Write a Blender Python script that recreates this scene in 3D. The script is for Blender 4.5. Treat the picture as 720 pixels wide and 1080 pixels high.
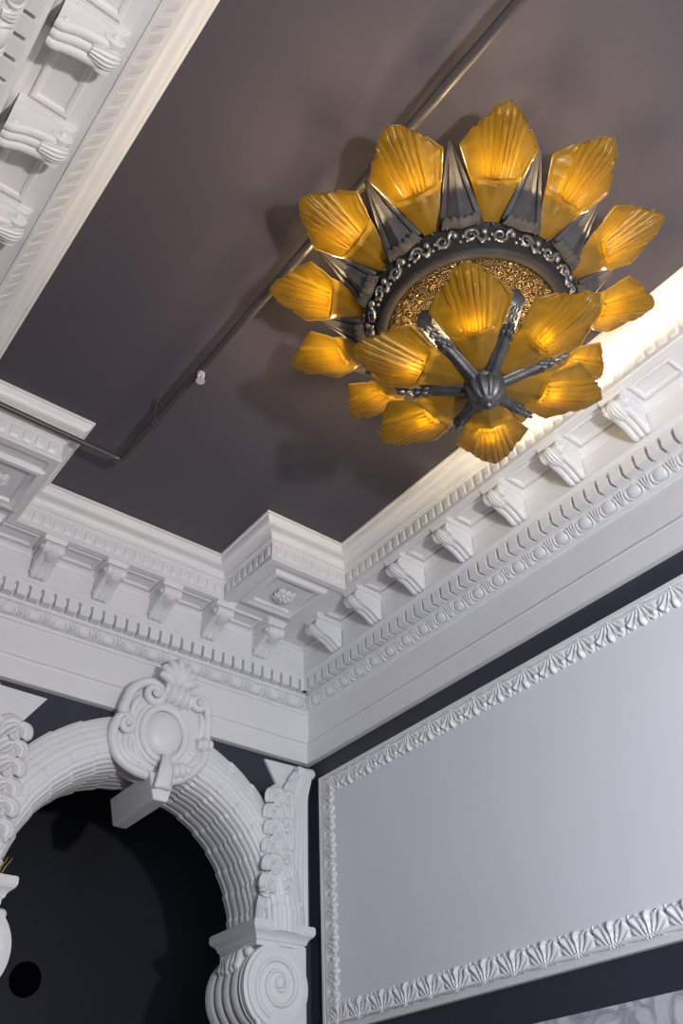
import bpy, bmesh, math, random
from math import sin, cos, pi, radians, sqrt, atan2, exp
from mathutils import Vector, Matrix

for o in list(bpy.data.objects):
    bpy.data.objects.remove(o, do_unlink=True)
S = bpy.context.scene
COL = S.collection
random.seed(7)

# ------------------------------------------------------------------ camera
# world: +X runs along the arch wall towards the corner, +Y towards that wall, Z up.
# The eye is at the origin, about 1.6 m above the floor.
RC = ((0.7851, -0.61837, -0.03506), (0.37715, 0.52222, -0.76488), (0.49129, 0.58729, 0.64322))
cam_d = bpy.data.cameras.new('camera')
cam = bpy.data.objects.new('camera', cam_d)
COL.objects.link(cam)
right, down, fwd = Vector(RC[0]), Vector(RC[1]), Vector(RC[2])
m = Matrix((right, -down, -fwd)).transposed().to_4x4()
cam.matrix_world = m
cam_d.sensor_fit = 'VERTICAL'
cam_d.sensor_height = 36.0
cam_d.sensor_width = 24.0
cam_d.lens = 901.64 / 1080 * 36.0
cam_d.clip_start = 0.02
S.camera = cam

# ------------------------------------------------------------------ world, lights, exposure
S.view_settings.view_transform = 'Standard'
S.view_settings.look = 'None'
S.view_settings.gamma = 1.0
S.view_settings.use_curve_mapping = False
S.view_settings.exposure = -0.28
w = bpy.data.worlds.new('world')
S.world = w
w.use_nodes = True
w.node_tree.nodes['Background'].inputs[0].default_value = (0.80, 0.88, 1.0, 1)
w.node_tree.nodes['Background'].inputs[1].default_value = 0.30


def area(name, loc, target, sx, sy, power, col, spread=180):
    d = bpy.data.lights.new(name, 'AREA')
    d.shape = 'RECTANGLE'
    d.size, d.size_y = sx, sy
    d.energy = power
    d.color = col
    d.spread = radians(spread)
    o = bpy.data.objects.new(name, d)
    COL.objects.link(o)
    o.location = loc
    o.rotation_euler = (Vector(target) - Vector(loc)).to_track_quat('-Z', 'Y').to_euler()
    return o


# cool daylight-like fill, no windows behind it, added to light the right-hand panel
area('cool_side_fill', (-0.1, -1.9, 0.9), (3.6, 2.4, 1.4), 2.4, 2.6, 104, (0.50, 0.70, 1.0), 96)
# unseen small warm key light, added to throw the crisp shadows onto the ceiling
area('ceiling_shadow_key', (1.4, -1.6, 0.6), (2.4, 4.0, 2.4), 0.20, 0.20, 210, (1.0, 0.94, 0.92))


# ------------------------------------------------------------------ materials
def mat(name, col, rough=0.5, metal=0.0, noise=0.06, nscale=6.0, bump=0.0, bscale=60.0, spec=0.5, detail=4):
    M = bpy.data.materials.new(name)
    M.use_nodes = True
    nt = M.node_tree
    b = nt.nodes['Principled BSDF']
    b.inputs['Roughness'].default_value = rough
    b.inputs['Metallic'].default_value = metal
    b.inputs['Specular IOR Level'].default_value = spec
    tc = nt.nodes.new('ShaderNodeTexCoord')
    n = nt.nodes.new('ShaderNodeTexNoise')
    n.inputs['Scale'].default_value = nscale
    n.inputs['Detail'].default_value = detail
    nt.links.new(tc.outputs['Object'], n.inputs['Vector'])
    r = nt.nodes.new('ShaderNodeValToRGB')
    r.color_ramp.elements[0].position = 0.3
    r.color_ramp.elements[1].position = 0.7
    r.color_ramp.elements[0].color = tuple(c * (1 - noise) for c in col) + (1,)
    r.color_ramp.elements[1].color = tuple(min(1, c * (1 + noise)) for c in col) + (1,)
    nt.links.new(n.outputs['Fac'], r.inputs['Fac'])
    nt.links.new(r.outputs['Color'], b.inputs['Base Color'])
    if bump:
        n2 = nt.nodes.new('ShaderNodeTexNoise')
        n2.inputs['Scale'].default_value = bscale
        n2.inputs['Detail'].default_value = 3
        nt.links.new(tc.outputs['Object'], n2.inputs['Vector'])
        bp = nt.nodes.new('ShaderNodeBump')
        bp.inputs['Strength'].default_value = bump
        bp.inputs['Distance'].default_value = 0.01
        nt.links.new(n2.outputs['Fac'], bp.inputs['Height'])
        nt.links.new(bp.outputs['Normal'], b.inputs['Normal'])
    return M


M_white = mat('white_plaster_paint', (0.76, 0.755, 0.75), 0.42, noise=0.02, nscale=3, bump=0.08, bscale=25)
M_panel = mat('panel_paint', (0.76, 0.76, 0.77), 0.75, spec=0.25, noise=0.015, nscale=2, bump=0.04, bscale=40)
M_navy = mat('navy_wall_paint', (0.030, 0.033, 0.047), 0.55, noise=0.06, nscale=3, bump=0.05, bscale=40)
M_alcove = mat('shaded_navy_paint', (0.009, 0.010, 0.017), 0.6, noise=0.06, nscale=3)  # navy paint darkened to stand for the shade behind the arch
M_ceil = mat('charcoal_ceiling_paint', (0.080, 0.069, 0.083), 0.55, noise=0.05, nscale=1.5, bump=0.06, bscale=30)
M_iron = mat('dark_bronze', (0.066, 0.059, 0.057), 0.62, metal=0.12, spec=0.3, noise=0.25, nscale=14, bump=0.25, bscale=70)
M_iron2 = mat('black_cast_metal', (0.115, 0.11, 0.11), 0.46, metal=0.75, noise=0.25, nscale=20, bump=0.2, bscale=80)
M_ring = mat('dark_ring_bronze', (0.020, 0.017, 0.016), 0.55, metal=0.0, spec=0.25, noise=0.25, nscale=14, bump=0.25, bscale=70)
M_pipe = mat('painted_pipe', (0.066, 0.055, 0.052), 0.38, noise=0.1, nscale=8, spec=0.6)
M_chrome = mat('chrome', (0.92, 0.86, 0.85), 0.42, metal=0.6, noise=0.02)
M_pewter = mat('pewter_relief', (0.30, 0.28, 0.26), 0.36, metal=0.85, noise=0.3, nscale=30)
M_red = mat('red_glass', (0.5, 0.03, 0.05), 0.15)
M_black = mat('black_mesh', (0.002, 0.002, 0.003), 0.9, spec=0.02)
M_floor = mat('dark_wood_floor', (0.16, 0.10, 0.065), 0.4, noise=0.2, nscale=9)
M_straw = mat('dry_straw', (0.30, 0.24, 0.09), 0.7, noise=0.2, nscale=20)


def marble():
    M = mat('marble', (0.6, 0.6, 0.61), 0.25)
    nt = M.node_tree
    b = nt.nodes['Principled BSDF']
    n = nt.nodes.new('ShaderNodeTexNoise')
    n.inputs['Scale'].default_value = 3.0
    n.inputs['Detail'].default_value = 9
    n.inputs['Distortion'].default_value = 1.6
    tc = nt.nodes.new('ShaderNodeTexCoord')
    nt.links.new(tc.outputs['Object'], n.inputs['Vector'])
    r = nt.nodes.new('ShaderNodeValToRGB')
    e = r.color_ramp.elements
    e[0].position = 0.42
    e[0].color = (0.62, 0.62, 0.63, 1)
    e[1].position = 0.60
    e[1].color = (0.58, 0.58, 0.60, 1)
    k = r.color_ramp.elements.new(0.52)
    k.color = (0.33, 0.34, 0.38, 1)
    nt.links.new(n.outputs['Fac'], r.inputs['Fac'])
    nt.links.new(r.outputs['Color'], b.inputs['Base Color'])
    return M


M_marble = marble()


def gilt():
    M = mat('gilt_filigree', (0.55, 0.36, 0.14), 0.38, metal=0.85)
    nt = M.node_tree
    b = nt.nodes['Principled BSDF']
    tc = nt.nodes.new('ShaderNodeTexCoord')
    v = nt.nodes.new('ShaderNodeTexVoronoi')
    v.inputs['Scale'].default_value = 26
    nt.links.new(tc.outputs['Object'], v.inputs['Vector'])
    mth = nt.nodes.new('ShaderNodeMath')
    mth.operation = 'MULTIPLY'
    mth.inputs[1].default_value = 24
    nt.links.new(v.outputs['Distance'], mth.inputs[0])
    sn = nt.nodes.new('ShaderNodeMath')
    sn.operation = 'SINE'
    nt.links.new(mth.outputs[0], sn.inputs[0])
    bp = nt.nodes.new('ShaderNodeBump')
    bp.inputs['Strength'].default_value = 0.9
    bp.inputs['Distance'].default_value = 0.012
    nt.links.new(sn.outputs[0], bp.inputs['Height'])
    nt.links.new(bp.outputs['Normal'], b.inputs['Normal'])
    r = nt.nodes.new('ShaderNodeValToRGB')
    r.color_ramp.elements[0].position = 0.0
    r.color_ramp.elements[0].color = (0.16, 0.085, 0.03, 1)
    r.color_ramp.elements[1].position = 0.45
    r.color_ramp.elements[1].color = (0.85, 0.60, 0.27, 1)
    nt.links.new(sn.outputs[0], r.inputs['Fac'])
    nt.links.new(r.outputs['Color'], b.inputs['Base Color'])
    return M


M_gilt = gilt()


def amber():
    M = bpy.data.materials.new('amber_glass')
    M.use_nodes = True
    nt = M.node_tree
    nt.nodes.remove(nt.nodes['Principled BSDF'])
    out = nt.nodes['Material Output']
    tc = nt.nodes.new('ShaderNodeTexCoord')
    n = nt.nodes.new('ShaderNodeTexNoise')
    n.inputs['Scale'].default_value = 18
    n.inputs['Detail'].default_value = 5
    nt.links.new(tc.outputs['Object'], n.inputs['Vector'])
    r = nt.nodes.new('ShaderNodeValToRGB')
    r.color_ramp.elements[0].position = 0.3
    r.color_ramp.elements[0].color = (0.215, 0.113, 0.012, 1)
    r.color_ramp.elements[1].position = 0.7
    r.color_ramp.elements[1].color = (0.32, 0.175, 0.020, 1)
    nt.links.new(n.outputs['Fac'], r.inputs['Fac'])
    # frosted pressed relief
    v = nt.nodes.new('ShaderNodeTexVoronoi')
    v.inputs['Scale'].default_value = 30
    nt.links.new(tc.outputs['Object'], v.inputs['Vector'])
    bp = nt.nodes.new('ShaderNodeBump')
    bp.inputs['Strength'].default_value = 0.10
    bp.inputs['Distance'].default_value = 0.01
    nt.links.new(v.outputs['Distance'], bp.inputs['Height'])
    dif = nt.nodes.new('ShaderNodeBsdfDiffuse')
    tr = nt.nodes.new('ShaderNodeBsdfTranslucent')
    nt.links.new(r.outputs['Color'], dif.inputs['Color'])
    tr.inputs['Color'].default_value = (0.92, 0.70, 0.075, 1)
    gl = nt.nodes.new('ShaderNodeBsdfGlossy')
    gl.inputs['Roughness'].default_value = 0.32
    gl.inputs['Color'].default_value = (1, 0.9, 0.75, 1)
    for k in (dif, tr, gl):
        nt.links.new(bp.outputs['Normal'], k.inputs['Normal'])
    mx = nt.nodes.new('ShaderNodeMixShader')
    mx.inputs[0].default_value = 0.42
    nt.links.new(dif.outputs[0], mx.inputs[1])
    nt.links.new(tr.outputs[0], mx.inputs[2])
    fr = nt.nodes.new('ShaderNodeFresnel')
    fr.inputs['IOR'].default_value = 1.4
    mx2 = nt.nodes.new('ShaderNodeMixShader')
    nt.links.new(fr.outputs[0], mx2.inputs[0])
    nt.links.new(mx.outputs[0], mx2.inputs[1])
    nt.links.new(gl.outputs[0], mx2.inputs[2])
    nt.links.new(mx2.outputs[0], out.inputs['Surface'])
    return M


M_amber = amber()


def bulbmat(name, strength):
    M = bpy.data.materials.new(name)
    M.use_nodes = True
    b = M.node_tree.nodes['Principled BSDF']
    b.inputs['Base Color'].default_value = (1, 0.9, 0.75, 1)
    b.inputs['Emission Color'].default_value = (1.0, 0.78, 0.46, 1)
    b.inputs['Emission Strength'].default_value = strength
    return M


M_bulb_up = bulbmat('bulb_glow_upper', 400)
M_bulb_lo = bulbmat('bulb_glow_lower', 255)


# ------------------------------------------------------------------ mesh helpers
class MB:
    def __init__(self):
        self.v = []
        self.f = []

    def vert(self, p):
        self.v.append(tuple(p))
        return len(self.v) - 1

    def add(self, vs, fs):
        n = len(self.v)
        self.v += [tuple(p) for p in vs]
        self.f += [tuple(i + n for i in f) for f in fs]

    def grid(self, fn, nu, nv, cu=False, cv=False, caps=False):
        """fn(u,v) u,v in 0..1; cu/cv close the parameter"""
        n = len(self.v)
        ru = nu if cu else nu + 1
        rv = nv if cv else nv + 1
        for i in range(ru):
            for j in range(rv):
                self.v.append(tuple(fn(i / nu, j / nv)))
        for i in range(nu):
            for j in range(nv):
                a = n + (i % ru) * rv + j % rv
                b = n + ((i + 1) % ru) * rv + j % rv
                c = n + ((i + 1) % ru) * rv + (j + 1) % rv
                d = n + (i % ru) * rv + (j + 1) % rv
                self.f.append((a, b, c, d))
        if caps and cv and not cu:
            self.f.append(tuple(n + j for j in range(rv))[::-1])
            self.f.append(tuple(n + nu * rv + j for j in range(rv)))
        return self

    def box(self, lo, hi, tf=None):
        x0, y0, z0 = lo
        x1, y1, z1 = hi
        vs = [(x0, y0, z0), (x1, y0, z0), (x1, y1, z0), (x0, y1, z0), (x0, y0, z1), (x1, y0, z1), (x1, y1, z1), (x0, y1, z1)]
        if tf:
            vs = [tf(*p) for p in vs]
        self.add(vs, [(0, 3, 2, 1), (4, 5, 6, 7), (0, 1, 5, 4), (1, 2, 6, 5), (2, 3, 7, 6), (3, 0, 4, 7)])
        return self

    def lathe(self, prof, n, tf=lambda x, y, z: (x, y, z), mod=None):
        """prof [(r,z)]"""
        m_ = len(prof) - 1

        def fn(u, v):
            r, z = prof[int(round(u * m_))]
            a = 2 * pi * v
            if mod:
                r = mod(r, z, a)
            return tf(r * cos(a), r * sin(a), z)
        self.grid(fn, m_, n, cv=True)
        return self

    def ball(self, c, rx, ry=None, rz=None, nu=10, nv=16, tf=None):
        ry = rx if ry is None else ry
        rz = rx if rz is None else rz

        def fn(u, v):
            a, b = pi * (u * 0.998 + 0.001), 2 * pi * v
            p = (c[0] + rx * sin(a) * cos(b), c[1] + ry * sin(a) * sin(b), c[2] + rz * cos(a))
            return tf(*p) if tf else p
        self.grid(fn, nu, nv, cv=True, caps=True)
        return self

    def tube(self, pts, rad, n=10, tf=None, flat=1.0, up=Vector((0, 0, 1))):
        """pts list of Vectors, rad number or list/function(t)"""
        pts = [Vector(p) for p in pts]
        N = len(pts)
        rings = []
        prev = None
        for i, p in enumerate(pts):
            t = (pts[min(i + 1, N - 1)] - pts[max(i - 1, 0)]).normalized()
            if prev is None:
                a = up - t * up.dot(t)
                if a.length < 1e-4:
                    a = Vector((1, 0, 0)) - t * t.x
            else:
                a = prev - t * prev.dot(t)
            a.normalize()
            prev = a
            b = t.cross(a)
            r = rad(i / (N - 1)) if callable(rad) else (rad[i] if isinstance(rad, (list, tuple)) else rad)
            ring = []
            for k in range(n):
                th = 2 * pi * k / n
                q = p + a * (r * flat * cos(th)) + b * (r * sin(th))
                ring.append(tf(*q) if tf else q)
            rings.append(ring)
        base = len(self.v)
        for rg in rings:
            self.v += [tuple(q) for q in rg]
        for i in range(N - 1):
            for k in range(n):
                a0 = base + i * n + k
                b0 = base + i * n + (k + 1) % n
                self.f.append((a0, b0, b0 + n, a0 + n))
        self.f.append(tuple(base + k for k in range(n))[::-1])
        self.f.append(tuple(base + (N - 1) * n + k for k in range(n)))
        return self

    def prism(self, poly, d0, d1, tf):
        """poly [(a,b)] extruded from d0 to d1; tf(a,b,d)"""
        n = len(poly)
        vs = [tf(a, b, d0) for a, b in poly] + [tf(a, b, d1) for a, b in poly]
        fs = [tuple(range(n))[::-1], tuple(range(n, 2 * n))]
        for i in range(n):
            j = (i + 1) % n
            fs.append((i, j, j + n, i + n))
        self.add(vs, fs)
        return self

    def sweep(self, path, prof, closed_prof=False):
        """path [(x,y)], prof [(off,z)]; off to the right-hand side of the path (wall side)"""
        P = [Vector(p) for p in path]
        N = len(P)
        offs = []
        for i in range(N):
            ns = []
            if i > 0:
                d = (P[i] - P[i - 1]).normalized()
                ns.append(Vector((d.y, -d.x)))
            if i < N - 1:
                d = (P[i + 1] - P[i]).normalized()
                ns.append(Vector((d.y, -d.x)))
            if len(ns) == 2:
                b = (ns[0] + ns[1])
                b = b / (1 + ns[0].dot(ns[1]))
            else:
                b = ns[0]
            offs.append(b)
        n = len(self.v)
        K = len(prof)
        for i in range(N):
            for o, z in prof:
                q = P[i] + offs[i] * o
                self.v.append((q.x, q.y, z))
        for i in range(N - 1):
            for k in range(K - 1 if not closed_prof else K):
                a = n + i * K + k
                b = n + i * K + (k + 1) % K
                self.f.append((a, b, b + K, a + K))
        return self

    def build(self, name, material, parent=None, smooth=40, recalc=True):
        me = bpy.data.meshes.new(name)
        me.from_pydata(self.v, [], self.f)
        me.validate()
        if recalc:
            bm = bmesh.new()
            bm.from_mesh(me)
            bmesh.ops.recalc_face_normals(bm, faces=bm.faces)
            bm.to_mesh(me)
            bm.free()
        if smooth:
            me.shade_smooth()
            me.set_sharp_from_angle(angle=radians(smooth))
        me.materials.append(material)
        o = bpy.data.objects.new(name, me)
        COL.objects.link(o)
        if parent:
            o.parent = parent
        return o


def empty(name, loc=(0, 0, 0), rz=0.0):
    o = bpy.data.objects.new(name, None)
    o.empty_display_size = 0.1
    COL.objects.link(o)
    o.location = loc
    o.rotation_euler = (0, 0, rz)
    return o


def tag(o, label=None, cat=None, group=None, kind=None):
    if label:
        o['label'] = label
    if cat:
        o['category'] = cat
    if group:
        o['group'] = group
    if kind:
        o['kind'] = kind
    return o


def copy_tree(o, parent=None):
    c = o.copy()
    COL.objects.link(c)
    if parent:
        c.parent = parent
    for ch in list(o.children):
        copy_tree(ch, c)
    return c


def spline(pts, n=12):
    """Catmull-Rom through pts (tuples)"""
    P = [Vector(p) for p in pts]
    P = [P[0] * 2 - P[1]] + P + [P[-1] * 2 - P[-2]]
    out = []
    for i in range(1, len(P) - 2):
        a, b, c, d_ = P[i - 1], P[i], P[i + 1], P[i + 2]
        for k in range(n):
            t = k / n
            out.append(0.5 * ((2 * b) + (c - a) * t + (2 * a - 5 * b + 4 * c - d_) * t * t + (3 * b - a - 3 * c + d_) * t ** 3))
    out.append(P[-2])
    return out


# ------------------------------------------------------------------ room dimensions
XR, YB, XL = 3.84, 5.134, -0.20        # right wall, arch wall, left wall faces
YF = -3.4                              # front end of the hall
ZC, ZF = 4.0, -1.6                     # ceiling, floor
XA, ZA = 2.50, 1.52                    # centre of the arch
XJ0, XJ1 = 1.55, 3.45                  # opening in the arch wall
R_OP = 1.0
Y1 = 5.47                              # back of the arch wall
YN = 7.2                               # far wall of the room behind the arch

# ------------------------------------------------------------------ room shell
b = MB().box((XL - 0.3, YF, ZC), (XR + 0.3, YB + 0.3, ZC + 0.15))
tag(b.build('ceiling', M_ceil, smooth=0), 'charcoal painted flat ceiling field', 'ceiling', kind='structure')
b = MB().box((XL - 0.3, YF, ZF - 0.15), (XR + 1.6, YN + 0.2, ZF))
tag(b.build('floor', M_floor, smooth=0), 'dark wooden floor below the frame', 'floor', kind='structure')
b = MB().box((XR, YF, ZF), (XR + 0.2, YB, ZC))
tag(b.build('wall_right', M_navy, smooth=0), 'navy painted right-hand wall around the framed panel', 'wall', kind='structure')
b = MB().box((XL - 0.2, YF, ZF), (XL, YB, ZC))
tag(b.build('wall_left', M_navy, smooth=0), 'navy painted left-hand wall under the cornice', 'wall', kind='structure')


def arch_wall():
    b = MB()
    # outline of the opening, going up the left, over and down the right
    arc = [(XJ0, ZF)] + [(XA + R_OP * cos(pi - pi * i / 40) * (XA - XJ0) / R_OP, ZA + R_OP * sin(pi * i / 40)) for i in range(41)] + [(XJ1, ZF)]
    top = []
    n = len(arc)
    for i, (x, z) in enumerate(arc):
        if i == 0:
            top.append((XL, ZF))
        elif i == n - 1:
            top.append((XR + 0.2, ZF))
        else:
            t = (i - 1) / (n - 3)
            # map on rectangle border
            L1, L2, L3 = ZC - ZA, XR + 0.2 - XL, ZC - ZA
            s = t * (L1 + L2 + L3)
            if s < L1:
                top.append((XL, ZA + s))
            elif s < L1 + L2:
                top.append((XL + s - L1, ZC))
            else:
                top.append((XR + 0.2, ZC - (s - L1 - L2)))
    # make sure corners are hit
    for y, flip in ((YB, 0), (Y1, 1)):
        k = len(b.v)
        for (a, c) in zip(arc, top):
            b.v.append((a[0], y, a[1]))
            b.v.append((c[0], y, c[1]))
        for i in range(n - 1):
            f = (k + 2 * i, k + 2 * i + 1, k + 2 * i + 3, k + 2 * i + 2)
            b.f.append(f if not flip else f[::-1])
    k2 = 2 * n
    for i in range(n - 1):
        b.f.append((2 * i, 2 * i + 2, k2 + 2 * i + 2, k2 + 2 * i))
        b.f.append((2 * i + 1, k2 + 2 * i + 1, k2 + 2 * i + 3, 2 * i + 3))
    return b


tag(arch_wall().build('wall_back', M_navy, smooth=0, recalc=False), 'navy wall pierced by the round arch', 'wall', kind='structure')
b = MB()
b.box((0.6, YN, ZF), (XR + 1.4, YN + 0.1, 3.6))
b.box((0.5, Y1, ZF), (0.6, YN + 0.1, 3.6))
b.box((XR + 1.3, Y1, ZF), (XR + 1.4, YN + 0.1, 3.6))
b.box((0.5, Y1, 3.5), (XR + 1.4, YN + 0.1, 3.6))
tag(b.build('wall_alcove', M_alcove, smooth=0), 'shade-darkened navy walls of the room seen through the arch', 'wall', kind='structure')

# ------------------------------------------------------------------ cornice
room_path = [(XL, YF), (XL, YB), (XR, YB), (XR, YF)]


def flip(path):
    return path[::-1]


# walking from the right wall front -> back -> left keeps the wall on the right-hand side
wall_path = [(XR, YF), (XR, YB), (XL, YB), (XL, YF)]
XCL, XCR, YCB = 0.551, 3.285, 4.585
XB1, XB2, YBL, YBR = 1.233, 2.614, 3.885, 3.945
field = [(XCR, YF), (XCR, YBR), (XB2, YBR), (XB2, YCB), (XB1, YCB), (XB1, YBL), (XCL, YBL), (XCL, YF)]
ZS = 3.700        # soffit


def arcpts(c, r0, r1, a0, a1, n):
    return [(c[0] + r0 * cos(radians(a0 + (a1 - a0) * i / n)), c[1] + r1 * sin(radians(a0 + (a1 - a0) * i / n))) for i in range(n + 1)]


crown_prof = [(-0.004, 4.0), (-0.004, 3.984), (0.010, 3.981), (0.012, 3.972)]
crown_prof += [(0.012 + 0.05 * (1 - cos(pi / 2 * i / 6)), 3.972 - 0.055 * sin(pi / 2 * i / 6)) for i in range(1, 7)]
crown_prof += [(0.062 + 0.040 * sin(pi / 2 * i / 6), 3.917 - 0.05 * (1 - cos(pi / 2 * i / 6))) for i in range(1, 7)]
crown_prof += [(0.102, 3.856), (0.114, 3.853), (0.116, 3.838), (0.122, 3.836), (0.126, 3.728), (0.116, 3.722), (0.114, 3.692), (0.120, 3.686), (0.170, 3.686), (0.174, 3.698), (0.215, ZS)]
cor = empty('trim_1')
tag(cor, 'white plaster crown cornice around the charcoal ceiling field', 'cornice', kind='structure')
left_prof = [(o_, z) if z > 3.85 else None for o_, z in crown_prof]
left_prof = [p for p in left_prof if p] + [(0.124, 3.838), (0.130, 3.834), (0.196, 3.728), (0.192, 3.722), (0.194, 3.690), (0.200, 3.685), (0.214, 3.685), (0.217, 3.698), (0.255, ZS)]
b = MB()
b.sweep(field[:7], crown_prof)
b.sweep(field[6:], left_prof)
b.build('crown_moulding', M_white, cor, smooth=35)

# flutes on the corona face
b = MB()
segs = []
for i in range(len(field) - 1):
    p, q = Vector(field[i]), Vector(field[i + 1])
    d_ = (q - p)
    L = d_.length
    d_.normalize()
    nrm = Vector((d_.y, -d_.x))
    o0 = 0.125
    # effective ends at the offset line
    def turn(k):
        if k <= 0 or k >= len(field) - 1:
            return 0
        a = Vector(field[k]) - Vector(field[k - 1])
        c = Vector(field[k + 1]) - Vector(field[k])
        return 1 if a.x * c.y - a.y * c.x > 0 else -1
    s0 = -o0 * turn(i) * -1 * -1
    s0 = -o0 * turn(i)
    s1 = L + o0 * turn(i + 1)
    n = max(1, int(round((s1 - s0 - 0.05) / 0.0755)))
    st = (s1 - s0 - 0.04) / n
    for k in range(n):
        s = s0 + 0.02 + st * (k + 0.5)

        def fn(u, v, s=s):
            a = pi * v
            zz = 3.731 + 0.098 * u
            e = (0.0, 0.8, 1, 1, 1, 1, 1, 0.8, 0.0)[int(round(u * 8))]
            cw = 0.029 * (1 if cos(a) > 0 else -1) * abs(cos(a)) ** 0.45
            left = i == len(field) - 2
            sl = (0.066 * (1 - u) + 0.004) if left else 0.0
            e *= 0.22 if left else 1.0
            return (*(p + d_ * (s + cw * (0.8 + 0.2 * e)) + nrm * (o0 + sl + (0.0 if left else 0.002) - 0.017 * sin(a) ** 0.45 * e)), zz)
        b.grid(fn, 8, 10)
b.build('fluting', M_white, cor, smooth=50)

# soffit panels of the corona
b = MB()
for (x0, y0, x1, y1) in ((XCR + 0.2, YF, XR, YBR + 0.2), (XB2 + 0.2, YBR + 0.2, XR, YB), (XB1 - 0.2, YCB + 0.2, XB2 + 0.2, YB), (XL, YBL + 0.2, XB1 - 0.2, YB), (XL, YF, XCL - 0.2, YBL + 0.2)):
    b.add([(x0, y0, ZS), (x1, y0, ZS), (x1, y1, ZS), (x0, y1, ZS)], [(0, 1, 2, 3)])
b.build('soffit', M_white, cor, smooth=0)

# bed mouldings and dentil band: separate trims
ent = empty('trim_2')
tag(ent, 'white plaster entablature with dentils and egg-and-dart below the brackets', 'entablature', kind='structure')


def bed_profile():
    # (D from wall, z) -> offset negative (towards room)
    pr = [(0.040, 2.783), (0.046, 2.786), (0.046, 2.862), (0.040, 2.866), (0.040, 2.930), (0.034, 2.934), (0.038, 2.948), (0.032, 2.960), (0.012, 2.974), (0.006, 2.978)]
    pr = [(0.0, 2.783)] + pr
    pr += [(0.006, 2.980), (0.006, 3.216), (0.018, 3.219), (0.022, 3.234), (0.030, 3.240)]
    pr += [(0.030 + 0.052 * sin(radians(90 * i / 6)), 3.242 + 0.066 * (1 - cos(radians(90 * i / 6)))) for i in range(7)]
    pr += [(0.094, 3.312), (0.094, 3.328), (0.080, 3.334), (0.080, 3.432), (0.148, 3.436), (0.150, 3.450), (0.158, 3.456), (0.168, 3.468), (0.168, 3.480), (0.160, 3.486)]
    pr += [(0.160, 3.640), (0.168, 3.646), (0.170, 3.660), (0.180, 3.672), (0.196, 3.680), (0.198, 3.700)]
    return pr


bed = bed_profile()
DL = 0.04   # the left-hand wall's band stands a little further out
xr_path = [(XR, YF), (XR, YB), (XL + DL, YB), (XL + DL, YF)]
MB().sweep(xr_path, [(-d_, z) for d_, z in bed]).build('mouldings', M_white, ent, smooth=35)

tfR = lambda a, d_, z: (XR - d_, a, z)
tfB = lambda a, d_, z: (a, YB - d_, z)
tfL = lambda a, d_, z: (XL + DL + d_, a, z)

b = MB()
e = MB()


def dent(tf, s0, s1, sign):
    n = int(round((s1 - s0) / 0.0915))
    st = (s1 - s0) / n
    for k in range(n):
        c = s0 + st * (k + 0.5)
        b.box((c - 0.034, 0.078, 3.346), (c + 0.034, 0.146, 3.437), tf)
        b.box((c + 0.034, 0.078, 3.395), (c + 0.058, 0.104, 3.437), tf)
    n2 = max(1, n // 2)
    st = (s1 - s0) / n2
    for k in range(n2):
        c = s0 + st * (k + 0.5)

        def pt(a, al, out):
            # quarter-round surface: al 0..1 up the ovolo
            th = radians(90 * al)
            D = 0.030 + 0.052 * sin(th)
            z = 3.242 + 0.066 * (1 - cos(th))
            nx, nz = cos(th * 0.8 + 0.25), -sin(0.9 - th * 0.5)
            return tf(a, D + out * 0.8, z - out * 0.5)

        def egg(u, v):
            aa = (u - 0.5) * 2
            al = v
            r2 = aa * aa + ((al - 0.5) * 1.9) ** 2
            h = 0.017 * sqrt(max(0, 1 - r2 * 0.98))
            return pt(c + 0.044 * aa, al, h)
        e.grid(egg, 10, 10)

        def rim(u, v):
            th = pi * (1.25 - 1.5 * u) - pi / 2 * 0
            th = radians(-215 + 250 * u)
            a0 = c + 0.056 * cos(th)
            al0 = 0.5 + 0.62 * sin(th)
            rr = 0.0075
            ph = 2 * pi * v
            return pt(a0 + rr * cos(ph) * cos(th), min(1.05, max(-0.05, al0 + 0.1 * cos(ph) * sin(th))), 0.006 + rr * sin(ph))
        e.grid(rim, 14, 6, cv=True)
        # dart between eggs
        x = c + st * 0.5
        for dx in (-0.015, 0, 0.015):
            def dart(u, v, dx=dx):
                al = u
                w_ = 0.007 * (1 - 0.6 * u)
                ph = 2 * pi * v
                return pt(x + dx * (0.5 + u) + w_ * cos(ph), al, 0.006 + 0.008 * sin(ph))
            e.grid(dart, 6, 6, cv=True)


dent(tfR, YF, YB - 0.10, 1)
dent(tfB, XL + DL + 0.10, XR - 0.10, 1)
dent(tfL, YF, YB - 0.10, 1)
b.build('dentil_course', M_white, ent, smooth=0)
e.build('egg_and_dart', M_white, ent, smooth=50)

# ------------------------------------------------------------------ scroll brackets (modillions)
# local frame: x along the wall, +y = out of the wall, z=0 at the soffit


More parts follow.
